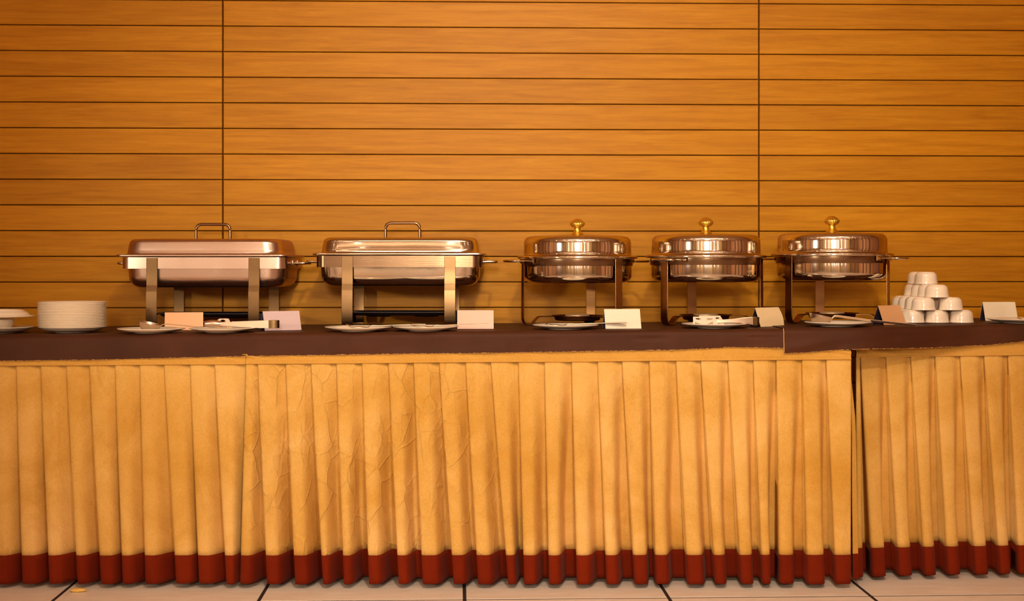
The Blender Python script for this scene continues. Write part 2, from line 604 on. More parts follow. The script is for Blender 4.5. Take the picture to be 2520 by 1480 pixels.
# ------------------------------------------------------------------ skirts
def fr(x, right):
    return (4.375 + 0.08 * (x - 1.05)) if right else 4.28
def skirt(label, tops, bots, right=False, mat=SKIRT, fw=(0.42, 0.72), amp=0.055, flare=0.06, zbot=0.014, seed=1, soft=(0.3, 0.3), flat_end=False):
    rnd = random.Random(seed)
    n = len(tops) - 1
    # to metres
    def tx(px, hem):
        X = Xp(px, 4.27)
        if right:
            for _ in range(3):
                X = Xp(px, fr(X, True) - (0.04 if hem else 0.008))
        elif hem:
            X = Xp(px, 4.225)
        return X
    T = [tx(p, False) for p in tops]
    B = [tx(p, True) for p in bots]
    F = [rnd.uniform(*fw) for _ in range(n)]
    A = [rnd.uniform(0.8, 1.15) for _ in range(n)]
    E = [rnd.uniform(0.8, 1.5) for _ in range(n)]
    G = [rnd.uniform(0.6, 1.4) for _ in range(n)]
    us = [0.0, 0.02, 0.06, 0.14, 0.24, 0.34, 0.42, 0.48, 0.54, 0.60, 0.65, 0.70, 0.75, 0.80, 0.85, 0.90, 0.95, 1.0, 1.02]
    def cols(v, z):
        """one row of the cloth: list of points"""
        out = []
        vv = max(0, v)
        for i in range(n):
            x0 = T[i] + (B[i] - T[i]) * (vv ** 1.05)
            x1 = T[i + 1] + (B[i + 1] - T[i + 1]) * (vv ** 1.05)
            w = min(0.86, F[i] + (0.80 - F[i]) * max(0.0, 1 - vv * 1.5))
            sf = (soft[0] + (soft[1] - soft[0]) * i / n) * (0.6 + 0.4 * G[i])
            sf = min(sf + 0.25 * max(0.0, 1 - vv * 2), 2 * (1 - w) + 0.10)
            if i == n - 1 and flat_end:
                w = 1.3
            rec = 0.011 + amp * A[i] * vv ** E[i]
            fl = 0.0115 + flare * vv
            for u in us:
                # flat face up to w, turn back, then the recessed panel
                if u <= w - sf / 2:
                    q = 0.10 * (u / w) ** 2
                else:
                    t = min(1.0, (u - (w - sf / 2)) / sf)
                    q = 0.10 + 0.90 * t * t * (3 - 2 * t)
                # rounded leading fold
                lead = 0.006 * math.exp(-u * 22) * (0.4 + vv)
                bul = 0.004 * vv * math.sin(min(1, u / w) * PI)
                xx = x0 + (x1 - x0) * u
                yb = fr(xx, right)
                nz = mnoise.noise(Vector((xx * 3.1, z * 2.3, seed))) * 0.006 * (0.3 + vv)
                y = yb - fl + rec * q + lead - bul + nz
                if u > 1.0:
                    y += 0.002
                if u == 0.0:
                    y += 0.004
                    if i > 0:
                        # come round from the fold behind
                        xx += 0.001
                out.append((xx, y, z + 0.003 * vv * (mnoise.noise(Vector((xx * 7, 3, seed))))))
        return out
    xm = (T[0] + T[-1]) / 2
    t = thing('table_skirt', label, 'skirt', (T[0], fr(xm, right), 0), 0, 'gold table skirts')
    ox, oy = T[0], fr(xm, right)
    def seam(x): return H(x) - 0.0905
    def grid(name, zs, fv, m, ofs=0.0, extra=None):
        bm = bmesh.new()
        rows = []
        for s in zs:
            row = []
            c = cols(fv(s), 0.0)
            for (x, y, dz) in c:
                zt = seam(x)
                z = zt + (zbot - zt) * s
                row.append(bm.verts.new((x - ox, y - oy - ofs, z + (dz if s > 0.9 else 0))))
            rows.append(row)
        for a, b in zip(rows, rows[1:]):
            for k in range(len(a) - 1):
                bm.faces.new((a[k], a[k + 1], b[k + 1], b[k]))
        o = link(name, bm, m, t, 0)
        md = o.modifiers.new('thickness', 'SOLIDIFY')
        md.thickness = 0.0015
        md.offset = 1.0
        return o
    # vertical parameter: 0 seam, 1 bottom edge ; hem border starts at 0.872
    N = 26
    grid('pleated_cloth', [0.876 * i / N for i in range(N + 1)], lambda s: s, mat)
    grid('hem_border', [0.872 + 0.128 * i / 6 for i in range(7)], lambda s: s, HEM, 0.0012)
    # waistband
    bm = bmesh.new()
    x0, x1 = T[0] - 0.001, T[-1] + 0.001
    NX = max(20, int((x1 - x0) / 0.01))
    rows = []
    for (dz, dy) in ((-0.004, 0.002), (-0.02, -0.004), (-0.04, -0.0065), (-0.05, -0.008), (-0.056, -0.009), (-0.062, -0.010), (-0.068, -0.011), (-0.074, -0.012), (-0.079, -0.0125), (-0.0835, -0.0150), (-0.0865, -0.0130), (-0.0885, -0.0165), (-0.0915, -0.0165), (-0.0925, -0.010)):
        row = []
        for i in range(NX + 1):
            x = x0 + (x1 - x0) * i / NX
            ed = math.exp(-(x - x0) * 14) + math.exp(-(x1 - x) * 14)
            w = mnoise.noise(Vector((x * 5, dz * 30 + x * 9, seed + 4))) * 0.003 * (1 if -0.08 < dz < -0.01 else 0.2)
            w += 0.006 * ed * math.sin((dz * 260 + x * 60)) * (1 if -0.08 < dz < -0.01 else 0.0)
            w += 0.0035 * mnoise.noise(Vector((x * 2.2 + dz * 14, dz * 45 + x * 6, seed + 9))) * (1 if -0.08 < dz < -0.01 else 0.0)
            row.append(bm.verts.new((x - ox, fr(x, right) + dy + w - oy, H(x) + dz + 0.002 * mnoise.noise(Vector((x * 3, 0, seed))))))
        rows.append(row)
    for a, b in zip(rows, rows[1:]):
        for k in range(len(a) - 1):
            bm.faces.new((a[k], a[k + 1], b[k + 1], b[k]))
    link('waistband', bm, BAND, t, 0)
    return t
skirt('gold pleated table skirt with maroon hem, left table', [-230, -140, -83, -22, 40, 100, 163, 220, 283, 344, 404, 468, 528, 603.5],
      [-215, -130, -70, -5, 58, 124, 194, 252, 305, 360, 436, 492, 560, 590], fw=(0.60, 0.85), amp=0.058, flare=0.058, seed=3, soft=(0.6, 0.5))
skirt('creased gold pleated table skirt with maroon hem, middle table',
      [606, 634, 703, 765, 828, 891, 956, 1018, 1081, 1146, 1208, 1276, 1340, 1407, 1471, 1531, 1598, 1664, 1725, 1792, 1854, 1911, 1974, 2034, 2093],
      [593, 659, 728, 797, 848, 909, 982, 1041, 1117, 1177, 1251, 1290, 1351, 1420, 1493, 1562, 1614, 1692, 1760, 1823, 1875, 1917, 1985, 2055, 2089],
      mat=SKIRTC, fw=(0.48, 0.72), amp=0.088, flare=0.062, seed=12, soft=(0.45, 0.2), flat_end=True)
skirt('gold pleated table skirt with maroon hem, right table set back',
      [2107, 2118, 2181, 2242, 2302, 2363, 2422, 2481, 2542, 2603, 2664, 2725],
      [2103, 2143, 2208, 2272, 2328, 2395, 2455, 2502, 2562, 2620, 2680, 2740], right=True, fw=(0.46, 0.62), amp=0.085, flare=0.055, seed=21, soft=(0.18, 0.18))
# loose folded strip beside the gap
st = thing('cloth_strip', 'narrow gold strip of skirt cloth hanging in the gap between middle and right skirts', 'cloth', (Xp(2096, 4.29), 4.29, 0))
bm = bmesh.new()
strap(bm, [(-0.004, 0.022, 0.672), (-0.002, 0.010, 0.60), (0.001, -0.016, 0.50), (0.001, -0.022, 0.45), (0.001, -0.030, 0.25), (0.0015, -0.040, 0.093)], 0.016, 0.002, (1, 0.25, 0), [0.008, 0.010, 0.012, 0.013, 0.016, 0.018])
link('pleated_cloth', bm, BAND, st, 30)
bm = bmesh.new()
strap(bm, [(0.0015, -0.0405, 0.095), (0.002, -0.044, 0.020)], 0.018, 0.0024, (1, 0.25, 0))
link('hem_border', bm, HEM, st, 30)

# ------------------------------------------------------------------ paper runners
def interp(pts, x):
    if x <= pts[0][0]: return pts[0][1]
    for (a, b), (c, d) in zip(pts, pts[1:]):
        if x <= c:
            return b + (d - b) * (x - a) / (c - a)
    return pts[-1][1]
def runner(label, px0, px1, edge, lift, seed, xl=None, xr=None):
    X0 = Xp(px0, 4.26) if xl is None else xl
    X1 = Xp(px1, 4.26) if xr is None else xr
    n = int((X1 - X0) / 0.0042)
    rnd = random.Random(seed)
    bm = bmesh.new(); bt = bmesh.new()
    rows = None
    prev = None; prevt = None
    cyc = 4.28
    for i in range(n + 1):
        x = X0 + (X1 - X0) * i / n
        f = front(x) - 0.0135 - lift
        h = H(x) + 0.0012 + lift
        px = 1260 + x / (f) * FPX
        ze = CH - (interp(edge, px) - HZ) / FPX * f
        wz = rnd.uniform(-0.0006, 0.0006)
        a = mnoise.noise(Vector((x * 2.2, 1.3, seed)))
        a2 = mnoise.noise(Vector((x * 9.0, 4.0, seed)))
        sag = max(0.0, mnoise.noise(Vector((x * 3.3, 7.7, seed)))) * 0.004
        fold = max(0, mnoise.noise(Vector((x * 6.0, 2.2, seed))) - 0.12) * 0.012
        R = 0.016
        edge_in = 0.0
        pts = [(x, front(x) + (0.60 if x < 0.95 else 0.60 - 0.06 * min(1, (x - 0.95) / 0.2)), h), (x, front(x) + 0.35, h), (x, front(x) + 0.12, h), (x, f + R + 0.02, h)]
        for k in range(1, 8):
            an = (PI / 2) * k / 7
            pts.append((x, f + R - R * math.sin(an), h - R + R * math.cos(an) - sag * math.sin(an)))
        zt = h - R
        for k in range(1, 10):
            t = k / 9
            z = zt + (ze + wz * (k == 9) - zt) * t
            y = f + 0.005 * t * a + 0.0022 * a2 * t + fold * math.exp(-((t - 0.25) / 0.22) ** 2) * math.sin(PI * min(1, t * 2.5)) * 0.5
            y -= 0.004 * t
            y += (0.0045 if lift > 0.001 else 0.0016) * mnoise.noise(Vector((x * 6.5 + t * 1.3, t * 1.6, seed + 2))) * t ** 0.6
            pts.append((x, min(y, front(x) - 0.0085 - lift), z))
        col = [bm.verts.new(p) for p in pts]
        tcol = [bt.verts.new((x, pts[-1][1] - 0.0006, pts[-1][2] + rnd.uniform(-0.0004, 0.0008))), bt.verts.new((x, pts[-1][1] - 0.0006, pts[-1][2] - 0.0007 - rnd.uniform(0, 0.0005)))]
        if prev:
            for k in range(len(col) - 1):
                bm.faces.new((prev[k], prev[k + 1], col[k + 1], col[k]))
            if rnd.random() < 0.55:
                bt.faces.new((prevt[0], prevt[1], tcol[1], tcol[0]))
        prev, prevt = col, tcol
        if i == 0:
            first_pts = pts
    o = link('table_runner', bm, RUNNER, None, 0)
    tag(o, label, 'runner')
    te = link('torn_edge', bt, TORN, o, 0)
    te['label'] = 'pale torn lower edge'
    if lift > 0.001:
        bs = bmesh.new()
        p = [Vector(q) + Vector((-0.0006, -0.0009, 0.0004)) for q in first_pts[4:]]
        strap(bs, p, 0.0022, 0.0006, (1, 0, 0))
        s = link('torn_side', bs, TORN, o, 0)
        s['label'] = 'pale torn side edge'
    return o
E1 = [(-400, 896), (0, 888), (280, 884.5), (600, 876.5), (740, 874.6), (1000, 870.8), (1220, 868.3), (1560, 862.6), (1660, 861), (1776, 856.5), (1784, 854.6), (1930, 856), (2100, 856)]
E2 = [(1925, 870), (1990, 867), (2063, 861), (2120, 859), (2280, 856), (2400, 850.5), (2425, 849.5), (2440, 848), (2520, 840), (2900, 820)]
runner('long dark brown paper runner over the left and middle tables', 0, 1985, E1, 0.0, 5, xl=-2.6)
runner('dark brown paper runner overlapping from the right, torn left edge', 1930, 0, E2, 0.0022, 9, xr=2.6)

# ------------------------------------------------------------------ crockery
def plate_bm(rim_r, rim_z, thick=0.0042, n=72):
    foot = 0.052
    k = rim_r / 0.1015
    p = [(0.0, 0.0016), (foot - 0.004, 0.0016), (foot - 0.003, 0.0), (foot, 0.0), (foot + 0.001, 0.0016),
         (0.072 * k, 0.0030 + rim_z * 0.06), (0.083 * k, rim_z * 0.34 + 0.001), (0.094 * k, rim_z * 0.64), (rim_r - 0.002, rim_z - 0.0032), (rim_r, rim_z - 0.0022),
         (rim_r + 0.0002, rim_z - 0.0008), (rim_r - 0.0014, rim_z), (0.094 * k, rim_z - 0.0012), (0.082 * k, rim_z * 0.42 + thick * 0.62), (0.070 * k, thick + 0.0012 + rim_z * 0.04), (0.06 * k, thick + 0.0006), (0.0, thick + 0.0004)]
    return lathe(bmesh.new(), p, n)
def place(o, X, Z, dz=0.0):
    o.location = (X, Z, H(X) + 0.0016 + dz + (0.0022 if X > 0.82 else 0))
plate_lo = None; plate_hi = None
def plate(cpx, Z, label, deep=False, group=None):
    global plate_lo, plate_hi
    src = plate_hi if deep else plate_lo
    if src is None:
        o = link('plate', plate_bm(0.103 if deep else 0.1015, 0.0195 if deep else 0.0145), CERAMIC, None, 50)
        if deep: plate_hi = o
        else: plate_lo = o
    else:
        o = src.copy(); COL.objects.link(o)
        for k in ('label', 'category', 'group'):
            if k in o: del o[k]
    tag(o, label, 'plate', group)
    place(o, Xp(cpx, Z), Z)
    return o
plate(-2, 4.42, 'white plate under the covered bowl at the far left end', True)
ordw = ['bottom', 'second', 'third', 'fourth', 'fifth', 'sixth', 'seventh', 'eighth', 'ninth', 'tenth', 'eleventh', 'twelfth', 'thirteenth', 'fourteenth', 'fifteenth', 'sixteenth']
ox_ = [0, -0.4, -0.7, -0.9, -1.0, -1.1, -1.2, -1.3, -1.4, -1.5, -1.7, -1.4, -1.6, -2.0, -1.6, -1.1, -0.8]
for i in range(17):
    if i == 0: lb = 'white plate at the bottom of the tall plate stack, left'
    elif i == 16: lb = 'white plate on top of the tall plate stack, left'
    else: lb = 'white plate in the tall stack at left, %s from the bottom' % ordw[i]
    o = plate(178.5, 4.415, lb, True, 'stacked white plates')
    o.location.x += ox_[i] * 0.0008
    o.location.z += 0.00478 * i
P1 = plate(372.5, 4.345, 'white plate holding the round ladle, leftmost before the chafers')
P2 = plate(548, 4.345, 'white plate holding spoon tongs, under the left rectangular chafer')
P3 = plate(881.6, 4.345, 'white plate with serving spoon below left leg of second chafer')
P4 = plate(1048, 4.345, 'white plate with serving spoon, right of the pair before second chafer')
P5 = plate(1392, 4.38, 'white plate with serving spoon before first round chafer')
P6 = plate(1758.7, 4.385, 'white plate holding slotted tongs before second round chafer')
P7 = plate(2062, 4.375, 'white plate holding wide ladle before third round chafer')
P8 = plate(2510, 4.52, 'white plate cut off by the right edge, before the last tent card')

# covered bowl at the far left
Xc = Xp(-2, 4.42)
zb = H(Xc) + 0.0016
b = link('bowl', lathe(bmesh.new(), [(0.0, 0.0), (0.026, 0.0), (0.029, 0.002), (0.036, 0.008), (0.0425, 0.020), (0.0455, 0.0365), (0.0452, 0.0375), (0.0425, 0.0365), (0.040, 0.022), (0.033, 0.010), (0.0, 0.006)], 56), CERAMIC, None, 50, (Xc, 4.42, zb + 0.0053))
tag(b, 'small white bowl standing on the plate at the far left', 'bowl')
b = link('rimmed_soup_plate', lathe(bmesh.new(), [(0.0, 0.012), (0.070, 0.012), (0.078, 0.004), (0.090, 0.0), (0.105, 0.0012), (0.1068, 0.003), (0.105, 0.005), (0.093, 0.0056), (0.0885, 0.0105), (0.083, 0.0155), (0.076, 0.0188), (0.0745, 0.0195), (0.0735, 0.0218), (0.071, 0.0226), (0.068, 0.0218), (0.067, 0.019), (0.0, 0.018)], 72), CERAMIC, None, 50, (Xc, 4.42, zb + 0.0053 + 0.0285))
# the soup plate rests upside down: its well underside sits on the bowl rim
b.location.z = zb + 0.0053 + 0.0375 - 0.0115 + 0.017
b.location.z = zb + 0.0490
tag(b, 'white rimmed soup plate lying upside down over the small bowl, far left', 'plate')

# ------------------------------------------------------------------ bowl pyramid
bp = [(0.0335, 0.0012), (0.0375, 0.0), (0.0388, 0.0008), (0.0388, 0.0024), (0.0374, 0.0050), (0.0366, 0.012), (0.0358, 0.022), (0.0348, 0.029), (0.0325, 0.0345), (0.0295, 0.0375), (0.0272, 0.0384), (0.0262, 0.0403), (0.0245, 0.0405), (0.0236, 0.0385), (0.0, 0.0380)]
bin_ = [(0.0335, 0.0012), (0.0328, 0.020), (0.029, 0.031), (0.0, 0.034)]
bmb = bmesh.new()
lathe(bmb, bp, 56, cap0=False)
lathe(bmb, bin_, 56, cap0=False)
bmesh.ops.remove_doubles(bmb, verts=bmb.verts, dist=1e-5)
bowl0 = link('bowl', bmb, BOWLC, None, 50)
lev = [('bottom', [(1.2885, 'left'), (1.367, 'middle'), (1.4455, 'right')], [4.576, 4.655, 4.734, 4.813]),
       ('second', [(1.3205, 'left'), (1.4085, 'right')], [4.566, 4.645, 4.724, 4.803]),
       ('third', [(1.3640, '')], [4.568, 4.647, 4.727, 4.808]),
       ('top', [(1.3745, '')], [4.722, 4.806])]
used = False
depthw = ['front', 'second from the front', 'third from the front', 'rearmost']
for li, (ln, cols_, zs) in enumerate(lev):
    for (X, cn) in cols_:
        for zi, Z in enumerate(zs):
            o = bowl0 if not used else bowl0.copy()
            if used: COL.objects.link(o)
            used = True
            jx_, jy_ = random.uniform(-0.0003, 0.0003), random.uniform(-0.0003, 0.0003)
            o.location = (X + jx_, Z + jy_, H(1.367) + 0.0044 + 0.0406 * li)
            if ln == 'top':
                dw = 'front' if zi == 0 else 'rear'
                lb = 'upturned white bowl on top of the pyramid, %s of the two' % dw
            else:
                dw = depthw[zi]
                lb = 'upturned white bowl, %s layer of pyramid%s, %s' % (ln, (', ' + cn + ' column') if cn else '', dw)
            for k in ('label', 'category', 'group'):
                if k in o: del o[k]
            tag(o, lb, 'bowl', 'upturned bowls in the pyramid')

# ------------------------------------------------------------------ rectangular chafers
def rect_chafer(label, X, Z, rz, shadow=None):
    t = thing('chafing_dish', label, 'chafing dish', (X, Z, 0), rz, 'rectangular chafing dishes')
    D = 0.17                     # half depth
    W = 0.2675
    # frame band
    bm = bmesh.new()
    rings = [rrect(W, D, 0.030, z) for z in (0.1945, 0.231)]
    rin = [rrect(W - 0.003, D - 0.003, 0.028, z) for z in (0.231, 0.1945)]
    loft(bm, [rings[0], rings[1], rin[0], rin[1], rings[0]], False, False)
    bmesh.ops.remove_doubles(bm, verts=bm.verts, dist=1e-6)
    link('frame_band', bm, BRUSHH, t, 35)
    # water pan
    bm = bmesh.new()
    pw, pd = 0.2575, 0.160
    pr = []
    for k in range(9):
        a = (PI / 2) * k / 8
        rr = 0.036
        ins = rr * (1 - math.sin(a))
        pr.append((ins, 0.133 + rr * (1 - math.cos(a))))
    rings = [rrect(pw - 0.11, pd - 0.10, 0.02, 0.1325), rrect(pw - 0.05, pd - 0.05, 0.035, 0.1325)]
    rings += [rrect(pw - i, pd - i, 0.062 - i * 0.6, z) for (i, z) in pr]
    rings += [rrect(pw + 0.002, pd + 0.002, 0.06, 0.205), rrect(pw + 0.003, pd + 0.003, 0.056, 0.228), rrect(pw - 0.003, pd - 0.003, 0.05, 0.228), rrect(pw - 0.01, pd - 0.01, 0.05, 0.215)]
    loft(bm, rings)
    link('water_pan', bm, CHROME, t, 50)
    # lid
    bm = bmesh.new()
    rings = [rrect(0.262, 0.165, 0.03, 0.2325), rrect(0.2765, 0.1795, 0.022, 0.2325), rrect(0.2785, 0.1815, 0.024, 0.2345), rrect(0.2785, 0.1815, 0.024, 0.2375), rrect(0.277, 0.180, 0.024, 0.240),
             rrect(0.2625, 0.1655, 0.045, 0.2402), rrect(0.2585, 0.1615, 0.055, 0.2412), rrect(0.2565, 0.1595, 0.058, 0.2440), rrect(0.255, 0.158, 0.060, 0.255), rrect(0.2535, 0.1565, 0.060, 0.266), rrect(0.2515, 0.1545, 0.060, 0.2755)]
    for k in range(1, 7):
        a = (PI / 2) * k / 6
        ins = 0.020 * (1 - math.cos(a))
        rings.append(rrect(0.2515 - ins, 0.1545 - ins, 0.060 - ins * 0.5, 0.2755 + 0.0155 * math.sin(a)))
    rings += [rrect(0.21, 0.115, 0.045, 0.2915), rrect(0.19, 0.095, 0.04, 0.2900), rrect(0.12, 0.06, 0.03, 0.2905), rrect(0.04, 0.02, 0.01, 0.2915)]
    loft(bm, rings)
    lid = link('lid', bm, CHROME, t, 50)
    bm = bmesh.new()
    path = arc_pts([(-0.0575, 0, 0.288), (-0.0565, 0, 0.342), (0.0565, 0, 0.342), (0.0575, 0, 0.288)], 0.020, 8)
    tube(bm, path, 0.0050, 12)
    for s in (-1, 1):
        add_box(bm, 0.0575 * s, 0, 0.2915, 0.02, 0.022, 0.003, bevel=0.001)
    link('lid_handle', bm, BRUSHH, lid, 45)
    # legs
    for sx in (-1, 1):
        for sy in (-1, 1):
            bm = bmesh.new()
            xc = sx * 0.165
            y0 = sy * (D + 0.0016)
            p = [(xc, y0, 0.229), (xc, y0, 0.19), (xc, y0, 0.142), (xc, y0 + sy * 0.0008, 0.1385), (xc, y0 + sy * 0.0056, 0.122), (xc, y0 + sy * 0.0062, 0.118), (xc, y0 + sy * 0.006, 0.06), (xc, y0 + sy * 0.005, 0.024),
                 (xc, y0 + sy * 0.001, 0.010), (xc, y0 - sy * 0.006, 0.0026), (xc, y0 - sy * 0.014, 0.0017), (xc, y0 - sy * 0.022, 0.0022)]
            strap(bm, p, 0.036, 0.0028, (1, 0, 0))
            link('leg', bm, BRUSH, t, 30)
    # side handles
    for sx in (-1, 1):
        bm = bmesh.new()
        path = arc_pts([(sx * W, -0.046, 0.2125), (sx * (W + 0.046), -0.046, 0.2125), (sx * (W + 0.046), 0.046, 0.2125), (sx * W, 0.046, 0.2125)], 0.016, 6)
        tube(bm, path, 0.0048, 10)
        for s in (-1, 1):
            add_box(bm, sx * (W + 0.002), 0.046 * s, 0.2125, 0.004, 0.02, 0.018, bevel=0.001)
        link('side_handle', bm, CHROME, t, 45)
    # burner tray
    bm = bmesh.new()
    rings = [rrect(0.150, 0.075, 0.02, 0.035), rrect(0.160, 0.082, 0.024, 0.037), rrect(0.168, 0.088, 0.02, 0.0445), rrect(0.182, 0.095, 0.01, 0.0455), rrect(0.182, 0.095, 0.01, 0.0475), rrect(0.166, 0.086, 0.02, 0.0475), rrect(0.155, 0.078, 0.02, 0.0405)]
    loft(bm, rings)
    tr = link('burner_tray', bm, BLACK, t, 40)
    for sx in (-1, 1):
        bm = bmesh.new()
        lathe(bm, [(0.034, 0.0295), (0.041, 0.0305), (0.044, 0.0355), (0.044, 0.039)], 40)
        for v in bm.verts: v.co.x += sx * 0.080
        link('burner_well', bm, BLACK, tr, 45)
        # brackets that carry the tray from the legs
        for sy in (-1, 1):
            bm = bmesh.new()
            p = [(sx * 0.176, sy * (D - 0.0), 0.004), (sx * 0.176, sy * 0.135, 0.005), (sx * 0.176, sy * 0.112, 0.020), (sx * 0.176, sy * 0.100, 0.0435), (sx * 0.176, sy * 0.085, 0.0438)]
            strap(bm, p, 0.016, 0.0022, (1, 0, 0))
            link('tray_bracket', bm, BLACK, t, 30)
    return t
XC2 = Xp(981, 4.58)
ch2 = rect_chafer('bright polished rectangular chafing dish with bar lid handle, second from left', XC2, 4.75, 0.0)
ch2.location.z = H(XC2) + 0.0016
ch1 = copy_tree(ch2)
XC1 = Xp(501.8, 4.58)
ch1.location = (XC1, 4.75, H(XC1) + 0.0016)
ch1.rotation_euler = (0, 0, math.radians(-0.9))
ch1['label'] = 'matt rectangular chafing dish with bar lid handle, leftmost chafer'
ch1['group'] = ch2['group'] = 'rectangular chafing dishes'
for ch in ch1.children:
    if ch.name.startswith('lid'):
        ch.location.x = -0.006
ch2.rotation_euler = (math.radians(0.0), 0, 0)
SATIN = m_metal('satin_steel', (226, 200, 184), 0.22, 0.0)
for o in list(ch1.children):
    if o.name.startswith('lid') or o.name.startswith('water_pan') or o.name.startswith('frame'):
        o.data = o.data.copy()
        o.data.materials[0] = SATIN

# ------------------------------------------------------------------ round chafers
def round_chafer(label, X, Z, hang, rear):
    """hang = azimuth of the nearer handle, rear = azimuth of the rear leg (radians, math convention)"""
    t = thing('round_chafing_dish', label, 'chafing dish', (X, Z, 0), 0, 'round chafing dishes')
    bm = bmesh.new()
    lathe(bm, [(0.1785, 0.194), (0.1812, 0.194), (0.1818, 0.1955), (0.1818, 0.2165), (0.1785, 0.2165)], 96, cap0=False, cap1=False)
    # close the inner wall
    link('support_ring', bm, BRUSHH, t, 40)
    bm = bmesh.new()
    pr = [(0.0, 0.1385), (0.12, 0.1385), (0.1515, 0.1388)]
    for k in range(1, 9):
        a = (PI / 2) * k / 8
        pr.append((0.1515 + 0.0265 * math.sin(a), 0.1388 + 0.0245 * (1 - math.cos(a))))
    pr += [(0.1782, 0.19), (0.1782, 0.2145), (0.174, 0.2145), (0.172, 0.20), (0.0, 0.16)]
    lathe(bm, pr, 96)
    link('water_pan', bm, CHROME, t, 50)
    bm = bmesh.new()
    pr = [(0.0, 0.2185), (0.176, 0.2185), (0.1945, 0.2172), (0.1966, 0.2175), (0.1975, 0.2195), (0.1974, 0.2235), (0.1958, 0.2256), (0.1915, 0.2268), (0.1815, 0.2278), (0.1778, 0.2292), (0.1766, 0.2320), (0.1762, 0.245), (0.1760, 0.266)]
    for k in range(1, 8):
        a = (PI / 2) * k / 7
        pr.append((0.1560 + 0.020 * math.cos(a), 0.268 + 0.0225 * math.sin(a)))
    pr += [(0.14, 0.2918), (0.10, 0.2932), (0.05, 0.2958), (0.03, 0.2972), (0.0, 0.2978)]
    lathe(bm, pr, 96)
    lid = link('lid', bm, CHROME, t, 50)
    # knob
    bm = bmesh.new()
    kp = [(0.0, 0.2965), (0.0196, 0.2965), (0.0202, 0.2985), (0.0178, 0.3012), (0.0130, 0.3055), (0.0108, 0.311), (0.0104, 0.3165), (0.0112, 0.3195), (0.0160, 0.3212), (0.0205, 0.3245), (0.0228, 0.3285), (0.0232, 0.3300), (0.0250, 0.3312), (0.0243, 0.3345), (0.0200, 0.3395), (0.0140, 0.3447), (0.0075, 0.3486), (0.0, 0.350)]
    def fl(a, k):
        if k < 8 or k > 16: return 1.0
        d = {8: 0.03, 9: 0.05, 10: 0.05, 11: 0.03, 12: 0.035, 13: 0.06, 14: 0.07, 15: 0.08, 16: 0.08}.get(k, 0.05)
        return 1 + d * (abs(math.sin(11 * a + k * 0.35)) - 0.6)
    lathe(bm, kp, 132, fl)
    kn = link('lid_knob', bm, GOLD, lid, 30)
    kn['label'] = 'fluted golden knob'
    # legs
    for q in range(3):
        a = rear + q * 2 * PI / 3
        d = Vector((math.cos(a), math.sin(a), 0)); w = Vector((-math.sin(a), math.cos(a), 0))
        prof = [(0.1838, 0.215), (0.1842, 0.15), (0.1850, 0.06), (0.1852, 0.026), (0.1825, 0.012), (0.1760, 0.0035), (0.1670, 0.0017), (0.1590, 0.0030), (0.1510, 0.0095), (0.1400, 0.0215), (0.1335, 0.0270), (0.1260, 0.0285), (0.0835, 0.0285)]
        bm = bmesh.new()
        strap(bm, [d * r + Vector((0, 0, z)) for (r, z) in prof], 0.032, 0.0030, w)
        link('leg', bm, BRUSHR, t, 30)
    # handles
    for q in range(2):
        a = hang + q * PI
        d = Vector((math.cos(a), math.sin(a), 0)); w = Vector((-math.sin(a), math.cos(a), 0))
        bm = bmesh.new()
        def P(r, s, z=0.2095): return d * r + w * s + Vector((0, 0, z))
        path = arc_pts([P(0.178, -0.040), P(0.212, -0.043), P(0.246, -0.040), P(0.250, 0), P(0.246, 0.040), P(0.212, 0.043), P(0.178, 0.040)], 0.018, 5)
        rad = []
        for p in path:
            s = abs((p).dot(w)); r_ = p.dot(d)
            rad.append(0.0062 if (r_ > 0.235 and s < 0.038) else 0.0042)
        tube(bm, path, rad, 12, flat=0.75)
        for s in (-1, 1):
            c = P(0.181, s * 0.040)
            mt = Matrix.Translation(c) @ Matrix.Rotation(a, 4, 'Z')
            r0 = bmesh.ops.create_cube(bm, size=1.0)
            for v in r0['verts']:
                v.co = mt @ Vector((v.co.x * 0.006, v.co.y * 0.022, v.co.z * 0.014))
        link('side_handle', bm, CHROME, t, 45)
    # fuel cup
    bm = bmesh.new()
    lathe(bm, [(0.0, 0.0145), (0.068, 0.0145), (0.074, 0.017), (0.077, 0.0290), (0.0855, 0.0300), (0.0855, 0.0318), (0.075, 0.0315), (0.071, 0.0200), (0.0, 0.0190)], 72)
    cup = link('fuel_cup', bm, m_cup, t, 45)
    bm = bmesh.new()
    lathe(bm, [(0.0, 0.0195), (0.040, 0.0195), (0.0405, 0.0330), (0.0385, 0.0350), (0.0300, 0.0352), (0.0285, 0.0325), (0.0, 0.0325)], 56)
    link('fuel_can', bm, GEL, cup, 45)
    return t
m_cup = m_metal('dark_bronze_cup', (120, 74, 44), 0.3)
def az(deg_from_back):          # angle from +Y towards +X  -> math azimuth
    return PI / 2 - math.radians(deg_from_back)
def setr(t, px, Z):
    X = Xp(px, Z)
    t.location = (X, Z, H(X) + 0.0016 + (0.0022 if X > 0.84 else 0.0))
c3 = round_chafer('round chafing dish with gold knob, first of three, dark fuel cup below', 0, 0, math.radians(180 + 23), az(17))
setr(c3, 1421, 4.68)
c4 = round_chafer('round chafing dish with gold knob, middle of the three', 0, 0, math.radians(180 + 48), az(-7))
setr(c4, 1737, 4.65)
c5 = round_chafer('round chafing dish with gold knob, rightmost, beside the bowl pyramid', 0, 0, math.radians(-39), az(0))
setr(c5, 2047.5, 4.665)
# the rightmost stands a little tilted on the paper
c5.rotation_euler = (0, 0, 0)

